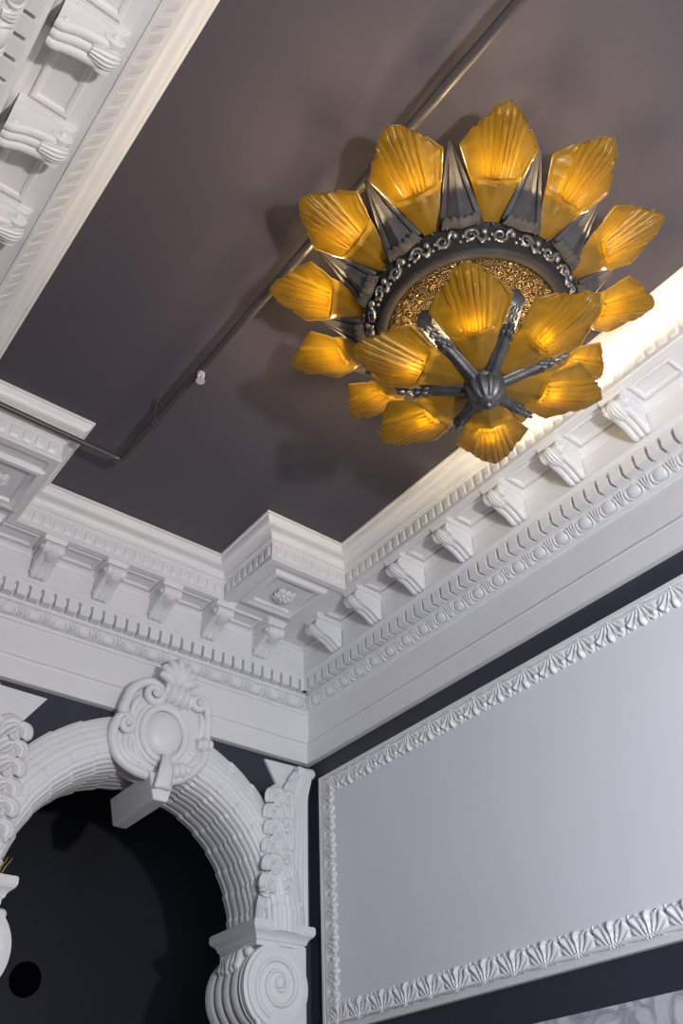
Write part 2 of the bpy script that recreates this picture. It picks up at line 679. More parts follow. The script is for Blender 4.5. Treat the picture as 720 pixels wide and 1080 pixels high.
def make_bracket():
    root = empty('cornice_bracket')
    b = MB()
    b.prism([(0, 0), (0, -0.016), (0.258, -0.016), (0.262, 0)], -0.086, 0.086, lambda y, z, x: (x, y, z))
    b.prism([(0, -0.016), (0, -0.044), (0.238, -0.044), (0.242, -0.034), (0.252, -0.026), (0.256, -0.016)], -0.078, 0.078, lambda y, z, x: (x, y, z))
    b.build('cap', M_white, root, smooth=30)
    # body: S-shaped side profile with reeded underside
    up = [(0.205, -0.044), (0.0, -0.044)]
    und = spline([(0.0, -0.205), (0.022, -0.208), (0.05, -0.188), (0.09, -0.160), (0.14, -0.142), (0.185, -0.128), (0.222, -0.110), (0.238, -0.082), (0.225, -0.05)], 5)
    K = len(und) - 1

    def fn(u, v):
        p = und[int(round(u * K))]
        q = und[min(K, int(round(u * K)) + 1)]
        o_ = und[max(0, int(round(u * K)) - 1)]
        t = Vector((q[0] - o_[0], q[1] - o_[1]))
        t.normalize()
        nrm = Vector((t.y, -t.x))
        x = (v - 0.5) * 2
        h = 0.011 * abs(sin(pi * 1.5 * (x + 1))) ** 0.6 * (1 if u < 0.9 else 0.4)
        edge = 1.0 if abs(x) < 0.97 else 0.0
        fl = 0.058 + 0.006 * sin(pi * u)
        return (x * fl, p[0] + nrm.x * h * edge, p[1] + nrm.y * h * edge)
    b = MB()
    b.grid(fn, K, 36)
    # sides
    for sx in (-1, 1):
        n0 = len(b.v)
        for i in range(K + 1):
            fl = 0.058 + 0.006 * sin(pi * i / K)
            b.v.append((sx * fl, und[i][0], und[i][1]))
            b.v.append((sx * fl, und[i][0], -0.044))
        for i in range(K):
            b.f.append((n0 + 2 * i, n0 + 2 * i + 1, n0 + 2 * i + 3, n0 + 2 * i + 2))
    b.build('scroll_body', M_white, root, smooth=45)
    # front volute roll with side eyes, and lower volute at the band
    for nm, c, r, half, bul, eye in (('front_volute', (0.214, -0.090), 0.044, 0.074, 0.16, 0.017), ('lower_volute', (0.030, -0.176), 0.024, 0.064, 0.1, 0.009)):
        b = MB()
        prof = [(0.0, -half), (r * 0.55, -half), (r * 0.62, -half + 0.004), (r, -half + 0.006), (r * 1.02, -half * 0.75), (r * (1 - bul), -half * 0.3), (r * (1 - bul * 1.2), 0), (r * (1 - bul), half * 0.3), (r * 1.02, half * 0.75), (r, half - 0.006), (r * 0.62, half - 0.004), (r * 0.55, half), (0.0, half)]
        b.lathe(prof, 18, lambda x, y, z: (z, c[0] + x, c[1] + y))
        for sx in (-1, 1):
            b.ball((sx * half, c[0], c[1]), eye * 0.9, eye, eye, 6, 10)
        b.build(nm, M_white, root, smooth=45)
    # acanthus tongue lapping under the front roll
    b = MB()
    mid = spline([(0.150, -0.152), (0.185, -0.150), (0.218, -0.145), (0.245, -0.130), (0.262, -0.108), (0.270, -0.085)], 4)
    KM = len(mid) - 1

    def leaf(u, v):
        i = int(round(u * KM))
        x = (v - 0.5) * 2
        w_ = 0.012 + 0.030 * sin(pi * min(1, 0.12 + 0.80 * u)) ** 0.8
        if u > 0.93:
            w_ *= 0.45
        h = 0.008 * abs(cos(x * pi * 2)) - 0.012 * x * x
        return (x * w_, mid[i][0] + 0.3 * h, mid[i][1] - h)
    b.grid(leaf, KM, 20)
    o = b.build('acanthus_leaf', M_white, root, smooth=60)
    sm = o.modifiers.new('thick', 'SOLIDIFY')
    sm.thickness = 0.012
    sm.offset = -1
    return root


proto = make_bracket()
bp = []
names = ['first', 'second', 'third', 'fourth', 'fifth', 'sixth', 'seventh', 'eighth', 'ninth']
# rotation so local +y points away from the wall
for k in range(7):
    bp.append(((XR - 0.165, 4.521 - 0.4845 * k, ZS), pi / 2, 'white scroll bracket on the right-hand cornice, %s counting out from the far corner' % names[k], 'scroll brackets along the right-hand cornice'))
for k, x in enumerate((3.235, 2.768, 2.316, 1.872, 1.412, 0.957)):
    bp.append(((x, YB - 0.165, ZS), pi, 'white scroll bracket above the arch wall, %s counting leftwards from the corner' % names[k], 'scroll brackets along the cornice over the arch'))
lw = ['nearest the top edge of the photo', 'second down from the top edge', 'cut by the photo\'s left edge']
for k, y in enumerate((1.620, 2.105, 2.590)):
    bp.append(((0.040, y, ZS), -pi / 2, 'white scroll bracket on the left-hand cornice, %s' % lw[k], 'scroll brackets along the left-hand cornice'))
for i, (loc, rz, lab, grp) in enumerate(bp):
    o = proto if i == 0 else copy_tree(proto)
    o.location = loc
    o.rotation_euler = (0, 0, rz)
    tag(o, lab, 'bracket', grp)

# raised square frames on the soffit between the brackets (part of the crown cornice)
b = MB()


def soffit_frame(tf, a0, a1, d0, d1):
    pr = [(0, 0), (0.0, 0.012), (0.008, 0.018), (0.018, 0.016), (0.026, 0.008), (0.030, 0.0)]
    cs = [(a0, d0), (a1, d0), (a1, d1), (a0, d1)]
    n = len(b.v)
    ctr = ((a0 + a1) / 2, (d0 + d1) / 2)
    for (a, d_) in cs:
        for (o_, h) in pr:
            sa = 1 if a < ctr[0] else -1
            sd = 1 if d_ < ctr[1] else -1
            b.v.append(tf(a + sa * o_, d_ + sd * o_, ZS - h))
    K = len(pr)
    for i in range(4):
        for k in range(K - 1):
            j = (i + 1) % 4
            b.f.append((n + i * K + k, n + i * K + k + 1, n + j * K + k + 1, n + j * K + k))


for k in range(8):
    yc = 4.521 - 0.4845 * (k + 0.5)
    soffit_frame(tfR, yc - 0.14, yc + 0.14, 0.205, 0.365)
xs = (3.235, 2.768, 2.316, 1.872, 1.412, 0.957)
for k in range(5):
    xc = (xs[k] + xs[k + 1]) / 2
    soffit_frame(tfB, xc - 0.13, xc + 0.13, 0.205, 0.365)
for y in (1.378, 1.862, 2.347, 2.83):
    soffit_frame(lambda a, d_, z: (d_, a, z), y - 0.14, y + 0.14, 0.075, 0.245)
b.build('soffit_frames', M_white, cor, smooth=35)


# ------------------------------------------------------------------ corner coffers with rosettes
def rosette(cx, cy, label, hx, hy):
    root = empty('ceiling_rosette', (cx, cy, ZS))
    b = MB()
    pr = [(0, 0), (0, 0.020), (0.012, 0.034), (0.036, 0.036), (0.044, 0.026), (0.070, 0.018), (0.078, 0.006), (0.082, 0.0)]
    n = 0
    K = len(pr)
    for (sx, sy) in ((-1, -1), (1, -1), (1, 1), (-1, 1)):
        for (o_, h) in pr:
            b.v.append((sx * (hx - o_), sy * (hy - o_), -h))
    for i in range(4):
        j = (i + 1) % 4
        for k in range(K - 1):
            b.f.append((i * K + k, i * K + k + 1, j * K + k + 1, j * K + k))
    b.build('coffer_frame', M_white, root, smooth=35)
    for ring, (n_, r_, l_, h0, ph) in enumerate(((4, 0.035, 0.085, 0.010, pi / 4), (4, 0.030, 0.075, 0.018, 0), (5, 0.012, 0.045, 0.030, 0.3))):
        for k in range(n_):
            a = ph + 2 * pi * k / n_
            b = MB()

            def pet(u, v):
                x = (v - 0.5) * 2
                r = r_ * 0.3 + l_ * u
                wd = 0.040 * sin(pi * (0.12 + 0.80 * u)) ** 0.8 * (1 - 0.25 * ring)
                z = h0 + 0.022 * sin(pi * u * 0.9) + 0.012 * abs(cos(x * 3.6)) * sin(pi * u) - 0.010 * x * x
                px, py = r, wd * x
                return (px * cos(a) - py * sin(a), px * sin(a) + py * cos(a), -z)
            b.grid(pet, 12, 12)
            o = b.build('petal', M_white, root, smooth=60)
            sm = o.modifiers.new('thick', 'SOLIDIFY')
            sm.thickness = 0.012
    b = MB().ball((0, 0, -0.052), 0.016, 0.016, 0.014)
    b.lathe([(0.026, 0.0), (0.024, -0.03), (0.014, -0.05), (0.0, -0.05)], 16)
    b.build('button', M_white, root, smooth=50)
    tag(root, label, 'rosette', 'rosette coffers in the cornice corners')
    return root


rosette(3.070, 4.395, 'square rosette coffer under the cornice at the far right corner', 0.235, 0.235)
rosette(0.845, 4.38, 'square rosette coffer under the cornice block cut by the left edge of the photo', 0.235, 0.235)

# ------------------------------------------------------------------ framed wall panel on the right wall
PY0, PY1, PZ0, PZ1 = -0.9, 4.982, 0.946, 2.636
pan = empty('wall_panel', (XR, (PY0 + PY1) / 2, PZ0))
tag(pan, 'large pale grey wall panel with carved white leaf border on the right-hand wall', 'wall panel')


def inpan(p):
    return (p[0] - XR, p[1] - (PY0 + PY1) / 2, p[2] - PZ0)


b = MB().box((XR - 0.012, PY0 + 0.06, PZ0 + 0.06), (XR, PY1 - 0.06, PZ1 - 0.06), lambda *p: inpan(p))
b.build('field', M_panel, pan, smooth=0)
# outer fillet and bead, mitred rectangle
rect = [(PY0, PZ0), (PY1, PZ0), (PY1, PZ1), (PY0, PZ1)]
fpr = [(0.0, 0.0), (0.0, 0.020), (0.004, 0.026), (0.030, 0.026), (0.034, 0.020), (0.040, 0.020), (0.048, 0.028), (0.056, 0.030), (0.064, 0.026), (0.070, 0.016), (0.075, 0.0)]
b = MB()
K = len(fpr)
for (y, z) in rect:
    sy = 1 if y == PY0 else -1
    sz = 1 if z == PZ0 else -1
    for o_, h in fpr:
        b.v.append(inpan((XR - h, y + sy * o_, z + sz * o_)))
for i in range(4):
    j = (i + 1) % 4
    for k in range(K - 1):
        b.f.append((i * K + k, i * K + k + 1, j * K + k + 1, j * K + k))
b.build('frame_moulding', M_white, pan, smooth=40)


# leaf border: height field along each side
def smooth01(t):
    t = max(0.0, min(1.0, t))
    return t * t * (3 - 2 * t)


def leaf_height(s, c):
    """s along (period 1), c across 0 (frame side) .. 1 (field side). returns (height, inside)"""
    f = s - math.floor(s)
    # broad leaf centred on .5, narrow dart leaf centred on 0
    x = (f - 0.5) / 0.5
    # fanning veins of the broad leaf, rooted at c=0
    ang = atan2(x * 0.5, 0.18 + c * 0.9)
    broad = 1 - abs(x) ** 3
    lim = 0.80 + 0.10 * cos(pi * x * 3) - 0.22 * max(0, abs(x) - 0.55)
    lim = max(lim, 0.98 - abs(abs(x) - 0.36) * 7, 0.95 - (1 - abs(x)) * 6)
    h = 0.55 + 0.45 * cos(ang * 26)
    h = h * (0.55 + 0.45 * broad)
    roll = exp(-((c - 0.68) / 0.16) ** 2)
    h = 0.40 * h + 0.42 * roll * (0.6 + 0.4 * cos(ang * 13)) + 0.34
    # groove between units
    h *= 0.55 + 0.45 * min(1, (1 - abs(x)) * 7)
    if c > lim:
        h *= max(0, 1 - (c - lim) / 0.05)
    return h


def leaf_run(p0, p1, inward, name_, period=0.213):
    p0, p1, inward = Vector(p0), Vector(p1), Vector(inward)
    d_ = p1 - p0
    L = d_.length
    d_.normalize()
    n = int(round(L / period))
    b = MB()
    NU = n * 30
    W = 0.136

    def fn(u, v):
        s = u * n
        c = v
        h = leaf_height(s, c)
        # wavy lower edge
        y = p0 + d_ * (u * L) + inward * (c * W)
        # mitre at the ends: keep inside the 45 degree line
        e = min(u * L, (1 - u) * L) + 0.0
        if c * W > e:
            y = p0 + d_ * (u * L) + inward * e
            h = 0.3
        return inpan((XR - 0.006 - 0.036 * h, y.x, y.y))
    b.grid(fn, NU, 22)
    b.build(name_, M_white, pan, smooth=60)


o_ = 0.055
a0, a1, c0, c1 = PY0 + o_, PY1 - o_, PZ0 + 0.04, PZ1 - 0.04
leaf_run((a0, c0), (a1, c0), (0, 1), 'leaf_border')
leaf_run((a0, c1), (a1, c1), (0, -1), 'leaf_border')
leaf_run((a1, c0), (a1, c1), (-1, 0), 'leaf_border', 0.19)
leaf_run((a0, c0), (a0, c1), (1, 0), 'leaf_border', 0.19)

# marble dado under the navy band
b = MB().box((XR - 0.03, YF, -1.45), (XR, YB - 0.01, 0.755))
b.box((XR - 0.034, YF, 0.735), (XR, YB - 0.01, 0.756))
tag(b.build('marble_slab', M_marble, smooth=0), 'pale veined marble dado slab low on the right-hand wall', 'marble slab')

# ------------------------------------------------------------------ the arch
R_IN, R_OUT = 0.885, 1.205
sec = spline([(1.235, YB + 0.02), (1.225, 5.075), (1.205, 5.035), (1.15, 5.012), (1.08, 4.995), (1.01, 4.992), (0.955, 5.010), (0.918, 5.055), (0.895, 5.12), (0.887, 5.20), (0.885, 5.30), (0.886, 5.42), (0.90, 5.48)], 12)
KS = len(sec) - 1
NST = 19


def arch_point(u, v):
    th = pi * u
    i = int(round(v * KS))
    p = sec[i]
    q, o_ = sec[min(KS, i + 1)], sec[max(0, i - 1)]
    t = Vector((q[0] - o_[0], q[1] - o_[1]))
    t.normalize()
    nrm = Vector((t.y, -t.x))
    if nrm.y > 0 and p[1] < 5.03:
        nrm = -nrm
    # normal out of the material: towards -y or towards the arch centre
    if nrm.dot(Vector((-0.6, -0.8))) < 0:
        nrm = -nrm
    side = th if th < pi / 2 else pi - th        # from springing to crown
    strand = v * NST
    lob = abs(sin(pi * strand)) ** 0.38
    stag = 0.22 * sin(pi * strand) ** 2 + 0.10 * sin(strand * 2.1)
    sg = side / radians(10.5) + 0.2 - 0.14 * abs(sin(pi * strand)) + 0.06 * sin(strand * 1.3 + 0.5)
    saw = sg - math.floor(sg)
    hi = 0.50 + 0.50 * smooth01((v - 0.25) / 0.2)
    h = (0.014 * lob + (0.020 - 0.010 * smooth01((v - 0.2) / 0.25)) * (saw if saw < 0.94 else (1 - saw) / 0.06 * 0.94)) * hi
    if v < 0.02 or v > 0.985:
        h *= 0.2
    r = p[0] + nrm.x * h
    y = p[1] + nrm.y * h
    return (XA - r * cos(th), y, ZA + 0.005 + r * sin(th))


b = MB()
b.grid(arch_point, 440, KS)
arch = empty('arch_surround', (0, 0, 0))
tag(arch, 'white plaster round arch surround carved as bundled overlapping leaves', 'arch')
b.build('leaf_garland', M_white, arch, smooth=60)

# keystone block under the cartouche (moves with the arch)
kb = MB()
kpoly = [(-0.30, 5.47), (0.02, 5.47), (0.10, 4.90), (-0.10, 4.90)]


def keystone():
    b = MB()
    # tapered block through the arch ring
    f = [(-0.060, 4.925, 0.640), (0.045, 4.925, 0.640), (0.085, 4.925, 0.82), (-0.105, 4.925, 0.82), (-0.060, 5.50, 0.640), (0.045, 5.50, 0.640), (0.085, 5.50, 0.82), (-0.105, 5.50, 0.82)]
    b.add([(XA + x, y, ZA + z) for x, y, z in f], [(0, 1, 2, 3), (4, 7, 6, 5), (0, 4, 5, 1), (0, 3, 7, 4), (1, 5, 6, 2), (3, 2, 6, 7)])
    return b


ko = keystone().build('keystone', M_white, arch, smooth=0)
bv = ko.modifiers.new('bevel', 'BEVEL')
bv.width = 0.012
bv.segments = 2

# raised triangular spandrel plates
for sx, nm in ((1, 'right'), (-1, 'left')):
    b = MB()
    tip, zt = (0.915, 2.742) if sx > 0 else (0.800, 2.730)
    poly = [(tip, zt), (1.27, zt + 0.008), (1.27, 2.10), (tip + 0.30, 2.27)]
    b.prism([(XA + sx * x, z) for x, z in poly], YB - 0.022, YB + 0.01, lambda a, z, y: (a, y, z))
    o = b.build('spandrel_plate', M_white, None, smooth=0)
    tag(o, 'flat white triangular plate in the arch spandrel %s' % ('near the room corner' if sx > 0 else 'at the left edge of the photo'), 'plate', 'spandrel plates beside the arch')

# ------------------------------------------------------------------ acanthus spandrel ornament


def acanthus(b, mid, wfun, lobes, nrm, thick_h=0.05, veins=5, side=None):
    """leaf along mid (list of 3D points), widening wfun(u), curling lobes along the edge"""
    M_ = [Vector(p) for p in mid]
    K = len(M_) - 1
    nrm = Vector(nrm).normalized()

    def fn(u, v):
        i = int(round(u * K))
        p = M_[i]
        t = (M_[min(K, i + 1)] - M_[max(0, i - 1)]).normalized()
        s = t.cross(nrm).normalized()
        n_ = s.cross(t).normalized()
        x = (v - 0.5) * 2
        lb = abs(sin(pi * u * lobes))
        w_ = wfun(u) * (0.70 + 0.34 * lb ** 0.6)
        h = thick_h * (0.55 * (1 - x * x) + 0.45 * lb * abs(x) ** 1.5)
        h += 0.010 * cos(x * pi * veins) * (1 - 0.5 * abs(x))
        if abs(x) < 0.12:
            h += 0.008
        # lobes droop toward the tip
        return p + s * (x * w_) + t * (0.10 * w_ * x * x * 2) + n_ * h
    b.grid(fn, K, 28)


def spandrel(sx):
    root = empty('spandrel_acanthus', (XA + sx * 1.14, YB + 0.06, 1.585))
    L = lambda x, y, z: Vector((sx * (x - 1.14), y - YB, z - 1.585))
    # outer reeded strip with scroll at the top
    b = MB()
    zs = [1.585 + (2.69 - 1.585) * i / 40 for i in range(41)]

    def strip(u, v):
        z = 1.585 + 1.10 * u
        x0 = 1.05 + 0.02 * u + 0.10 * u ** 3
        x1 = 1.282
        x = x0 + (x1 - x0) * v
        h = 0.05 + 0.030 * abs(sin(pi * 5 * v)) ** 0.6 + 0.06 * smooth01((u - 0.80) / 0.20)
        return L(x, YB - 0.06 - h, z)
    b.grid(strip, 50, 32)
    # outer return and inner return to the wall
    b.grid(lambda u, v: L(1.282, YB - 0.11 - 0.06 * smooth01((u - 0.80) / 0.20) + v * (0.12 + 0.06 * smooth01((u - 0.80) / 0.20)), 1.585 + 1.10 * u), 20, 2)
    b.grid(lambda u, v: L(1.05 + 0.02 * u + 0.10 * u ** 3, YB - 0.11 - 0.06 * smooth01((u - 0.80) / 0.20) + v * (0.12 + 0.06 * smooth01((u - 0.80) / 0.20)), 1.585 + 1.10 * u), 20, 2)
    b.build('reeded_strip', M_white, root, smooth=60)
    b = MB()
    prof = [(0.0, -0.075), (0.030, -0.075), (0.040, -0.06), (0.034, 0), (0.042, 0.06), (0.032, 0.078), (0.0, 0.078)]
    b.lathe(prof, 18, lambda x, y, z: tuple(L(1.222 + z, YB - 0.165 + x, 2.672 + y)))
    b.ball(tuple(L(1.304, YB - 0.165, 2.672)), 0.014, 0.02, 0.02, 6, 10)
    b.build('top_scroll', M_white, root, smooth=50)
    sh = -0.03 if sx > 0 else 0.05
    # tiers of acanthus
    tiers = []
    # rising long leaf bending outwards to the top scroll
    F = lambda a, c: (lambda u: a * (c + 0.62 * sin(pi * min(1, 0.10 + 0.84 * u))))
    for k, z in enumerate((1.600, 1.715, 1.835, 1.955, 2.075, 2.185)):
        d0 = 0.02 * k / 5
        o_ = 0.018 if k % 2 else 0.0
        tiers.append(([(1.10, YB - 0.105, z), (1.06, YB - 0.15, z + 0.075), (0.99 + d0, YB - 0.185 - o_, z + 0.165), (0.935 + d0, YB - 0.225 - o_, z + 0.215), (0.905 + d0, YB - 0.235 - o_, z + 0.205), (0.90 + d0, YB - 0.225 - o_, z + 0.175)], (lambda u: 0.072 * (0.55 + 0.55 * sin(pi * min(1, 0.12 + 0.74 * u)))), 3, 0.03))
    for k, z in enumerate((1.600, 1.80, 2.02, 2.22)):
        tiers.append(([(1.115, YB - 0.115, z), (1.115, YB - 0.16, z + 0.09), (1.095, YB - 0.20, z + 0.17), (1.07, YB - 0.225, z + 0.205), (1.05, YB - 0.215, z + 0.19)], (lambda u: 0.045 * (0.6 + 0.5 * sin(pi * min(1, 0.12 + 0.74 * u)))), 2, 0.025))
    tiers.append(([(0.915, YB - 0.12, 1.60), (0.915, YB - 0.155, 1.68), (0.91, YB - 0.19, 1.745), (0.895, YB - 0.215, 1.765), (0.88, YB - 0.215, 1.745)], F(0.040, 0.6), 2, 0.025))
    tiers.append(([(1.115, YB - 0.10, 2.36), (1.14, YB - 0.13, 2.46), (1.175, YB - 0.15, 2.57), (1.19, YB - 0.19, 2.65)], F(0.060, 0.5), 3, 0.025))
    tiers.append(([(1.10, YB - 0.10, 2.28), (1.07, YB - 0.14, 2.37), (1.02, YB - 0.17, 2.43), (0.98, YB - 0.20, 2.44), (0.965, YB - 0.20, 2.42)], F(0.062, 0.55), 2, 0.03))
    for mid, wf, lo, th in tiers:
        b = MB()
        acanthus(b, spline([tuple(L(p[0] + sh, p[1] + 0.025, p[2])) for p in mid], 9), wf, lo, (0, -1, 0), th)
        o = b.build('acanthus_leaf', M_white, root, smooth=60)
        md = o.modifiers.new('thick', 'SOLIDIFY')
        md.thickness = 0.02
        md.offset = 0
    # curled buds along the leaf edges
    for (x, y, z, r) in ((0.965, 4.94, 2.425, 0.024), (0.925, 4.91, 2.375, 0.022), (0.92, 4.89, 2.265, 0.022), (0.915, 4.91, 2.145, 0.022), (0.912, 4.89, 2.025, 0.022), (0.908, 4.91, 1.905, 0.022), (0.905, 4.89, 1.79, 0.022), (1.06, 4.92, 1.80, 0.020), (1.06, 4.92, 2.0, 0.020), (1.06, 4.92, 2.22, 0.020), (1.06, 4.92, 2.42, 0.018)):
        b = MB()
        b.ball(tuple(L(x + sh, y + 0.025, z)), r * 1.25, r, r * 0.8, 8, 12)
        b.build('curled_tip', M_white, root, smooth=60)
    tag(root, 'white carved acanthus spray rising beside the arch, %s' % ('next to the room corner' if sx > 0 else 'at the left edge of the photo'), 'carved ornament', 'acanthus sprays flanking the arch')
    return root


spandrel(1)
spandrel(-1)


# ------------------------------------------------------------------ scroll consoles carrying the arch
def console(sx):
    """sx=+1 right-hand console (projects towards -x)"""
    root = empty('scroll_console', (XA + sx * 1.22, 5.0, 0.6))
    P = lambda x, y, z: (sx * (x - 1.22), y - 5.0, z - 0.6)      # x = distance from arch centre
    YA0, YA1 = 5.0, 5.56
    # abacus: moulded slab
    b = MB()
    pr = [(0.055, 1.440), (0.055, 1.470), (0.044, 1.476), (0.040, 1.492), (0.028, 1.510), (0.008, 1.524), (0.004, 1.534), (0.0, 1.540), (0.0, 1.572), (0.006, 1.585)]
    K = len(pr)
    xin, xout = 0.79, 1.285
    cs = [(xin, YA1, 1, -1), (xin, YA0, 1, 1), (xout, YA0, -1, 1), (xout, YA1, -1, -1)]
    for (x, y, ix, iy) in cs:
        for o_, z in pr:
            b.v.append(P(x + ix * o_, y + iy * o_, z))
    for i in range(4):
        j = (i + 1) % 4
        for k in range(K - 1):
            b.f.append((i * K + k, i * K + k + 1, j * K + k + 1, j * K + k))
    b.f.append(tuple(i * K + K - 1 for i in range(4)))
    b.f.append(tuple(i * K for i in range(4))[::-1])
    b.build('abacus', M_white, root, smooth=30)
    # big roll + tail: closed side outline, extruded in y; reeded inner face
    cx, cz, R = 1.000, 1.205, 0.225
    yf, yb = 5.03, 5.50
    out = []
    # from the top under the abacus, round the inner side, down the tail
    pts = [(1.16, 1.440), (1.03, 1.438)]
    pts += [(cx + R * cos(radians(a)), cz + R * sin(radians(a))) for a in range(95, 236, 10)]
    pts += [(0.905, 0.95), (0.98, 0.80), (1.06, 0.68), (1.13, 0.60), (1.17, 0.52), (1.19, 0.46)]
    curve = spline(pts, 5)
    KC = len(curve) - 1

    def face(u, v):
        i = int(round(u * KC))
        p = curve[i]
        t = curve[min(KC, i + 1)] - curve[max(0, i - 1)]
        t.normalize()
        nx, nz = t.y, -t.x
        # outward = away from the roll centre
        if nx * (p.x - cx) + nz * (p.y - cz) < 0 and u < 0.75:
            nx, nz = -nx, -nz
        if u >= 0.75 and nx > 0:
            nx, nz = -nx, -nz
        # profile across: raised rims at the edges, three reeds between
        x = (v - 0.5) * 2
        h = 0.012 + 0.020 * (abs(sin(pi * 2.5 * (x + 1))) ** 0.6)
        if abs(x) > 0.82:
            h = 0.030
        if abs(abs(x) - 0.80) < 0.03:
            h = 0.0
        if abs(x) > 0.985:
            h = 0.004
        if u < 0.06:
            h *= u / 0.06
        return P(p.x + nx * h, yf + (yb - yf) * v, p.y + nz * h)
    b = MB()
    b.grid(face, KC, 60)
    for y in (yf, yb):
        n0 = len(b.v)
        for i in range(KC + 1):
            b.v.append(P(curve[i].x, y, curve[i].y))
            b.v.append(P(1.20, y, max(0.40, min(1.44, curve[i].y))))
        for i in range(KC):
            b.f.append((n0 + 2 * i, n0 + 2 * i + 1, n0 + 2 * i + 3, n0 + 2 * i + 2))
    b.build('scroll_body', M_white, root, smooth=45)
    # spiral volute on the front cheek
    b = MB()
    N = 150
    sp = []
    rd = []
    turns = 2.0
    for i in range(N + 1):
        t = i / N
        a = radians(200) - 2 * pi * turns * t if False else radians(250) - 2 * pi * turns * t
        r = R * 0.66 * (1 - t) + 0.036
        sp.append(P(cx + 0.012 * t + r * cos(a) * 0.98, yf - 0.004, cz + 0.02 * t + r * sin(a)))
        rd.append(0.024 * (1 - 0.45 * t))
    b.tube(sp, rd, 10, flat=0.8)
    b.lathe([(0.0, -0.034), (0.018, -0.032), (0.034, -0.022), (0.042, -0.006), (0.044, 0.01)], 20, lambda x, y, z: P(cx + 0.012 + x, yf + z, cz + 0.02 + y))
    # disc cheek behind the spiral
    b.lathe([(0.0, 0.004), (R * 0.66, 0.002), (R * 0.80, -0.010), (R * 0.95, -0.014), (R * 1.0, -0.012), (R * 1.03, -0.010), (R * 1.04, 0.01)], 48, lambda x, y, z: P(cx + x, yf + z, cz + y))
    b.build('volute', M_white, root, smooth=50)
    # leaf hanging under the abacus on the reeded face
    b = MB()
    for k in range(5):
        yy = yf + (yb - yf) * (0.30 + 0.10 * k)
        b.tube([P(0.845 + 0.0, yy, 1.44), P(0.795, yy, 1.40), P(0.775 + 0.008 * abs(k - 2), yy, 1.35), P(0.775, yy, 1.305 + 0.012 * abs(k - 2)), P(0.79, yy, 1.29)], lambda t: 0.028 * (0.7 + 0.5 * sin(pi * t)), 8)
    for k in range(2):
        yy = yf + (yb - yf) * (0.16 + 0.62 * k)
        b.ball(P(0.82, yy, 1.405), 0.035, 0.035, 0.03)
    b.build('drop_leaf', M_white, root, smooth=60)
    # jamb block behind the scroll
    b = MB()
    b.box(P(1.12, 5.045, -1.6 + 0.0), P(1.235, 5.48, 1.46))
    b.build('jamb', M_white, root, smooth=0)
    tag(root, 'white scroll console carrying the arch, %s' % ('at its right foot by the room corner' if sx > 0 else 'only its shelf tip showing at the left edge'), 'console', 'scroll consoles at the arch feet')
    return root


console(1)
console(-1)

# ------------------------------------------------------------------ cartouche over the keystone
car = empty('cartouche', (XA, YB, 2.66))
tag(car, 'white oval cartouche with scrolls and shell crest above the arch keystone', 'cartouche')
CP = lambda x, d_, z: (x, -d_, z)      # local: d_ distance in front of the arch wall
# backing shield
b = MB()
outl = spline([(-0.33, 0.04), (-0.30, 0.19), (-0.19, 0.31), (-0.05, 0.36), (0.10, 0.36), (0.25, 0.32), (0.32, 0.20), (0.33, 0.05), (0.33, -0.06), (0.26, -0.19), (0.13, -0.29), (-0.02, -0.34), (-0.20, -0.31), (-0.33, -0.24), (-0.37, -0.10), (-0.33, 0.04)], 6)[:-1]
n0 = len(outl)
for ring, (sc, d_) in enumerate(((1.0, 0.0), (1.0, 0.10), (0.97, 0.125), (0.85, 0.135), (0.70, 0.15), (0.0, 0.15))):
    for p in outl:
        b.v.append(CP(p.x * sc - 0.015 * (1 - sc), d_, p.y * sc))
for r in range(5):
    for i in range(n0):
        j = (i + 1) % n0
        b.f.append((r * n0 + i, r * n0 + j, (r + 1) * n0 + j, (r + 1) * n0 + i))
b.build('shield', M_white, car, smooth=40)
# oval boss with ring
b = MB()


def boss(u, v):
    a = u * pi / 2
    ph = 2 * pi * v
    return CP(-0.015 + 0.145 * sin(a) * cos(ph), 0.15 + 0.075 * cos(a), -0.018 + 0.160 * sin(a) * sin(ph))


b.grid(boss, 16, 48, cv=True)
b.build('boss', M_white, car, smooth=60)
b = MB()
b.tube([CP(-0.012 + 0.165 * cos(2 * pi * i / 60), 0.165, -0.022 + 0.190 * sin(2 * pi * i / 60)) for i in range(61)], 0.026, 10, up=Vector((0, -1, 0)))
b.tube([CP(-0.012 + 0.200 * cos(2 * pi * i / 60), 0.150, -0.022 + 0.222 * sin(2 * pi * i / 60)) for i in range(61)], 0.018, 8, up=Vector((0, -1, 0)))
b.build('oval_ring', M_white, car, smooth=60)


def spiral_path(c, r0, a0, turns, n=26, d0=0.16, d1=0.21):
    return [(c[0] + r0 * (1 - t / n * 0.85) * cos(a0 + turns * 2 * pi * t / n), d0 + (d1 - d0) * t / n, c[1] + r0 * (1 - t / n * 0.85) * sin(a0 + turns * 2 * pi * t / n)) for t in range(n + 1)]


def scroll(name_, body, c, r0, a0, turns, rad):
    pts = [tuple(p) for p in spline(body, 8)] + spiral_path(c, r0, a0, turns)
    b = MB()
    n = len(pts)
    b.tube([CP(*p) for p in pts], lambda t: rad * (1.0 if t < 0.5 else 1 - 0.5 * (t - 0.5) * 2), 10, flat=1.0, up=Vector((0, -1, 0)))
    b.ball(CP(c[0], 0.20, c[1]), 0.022, 0.03, 0.022)
    b.build(name_, M_white, car, smooth=60)


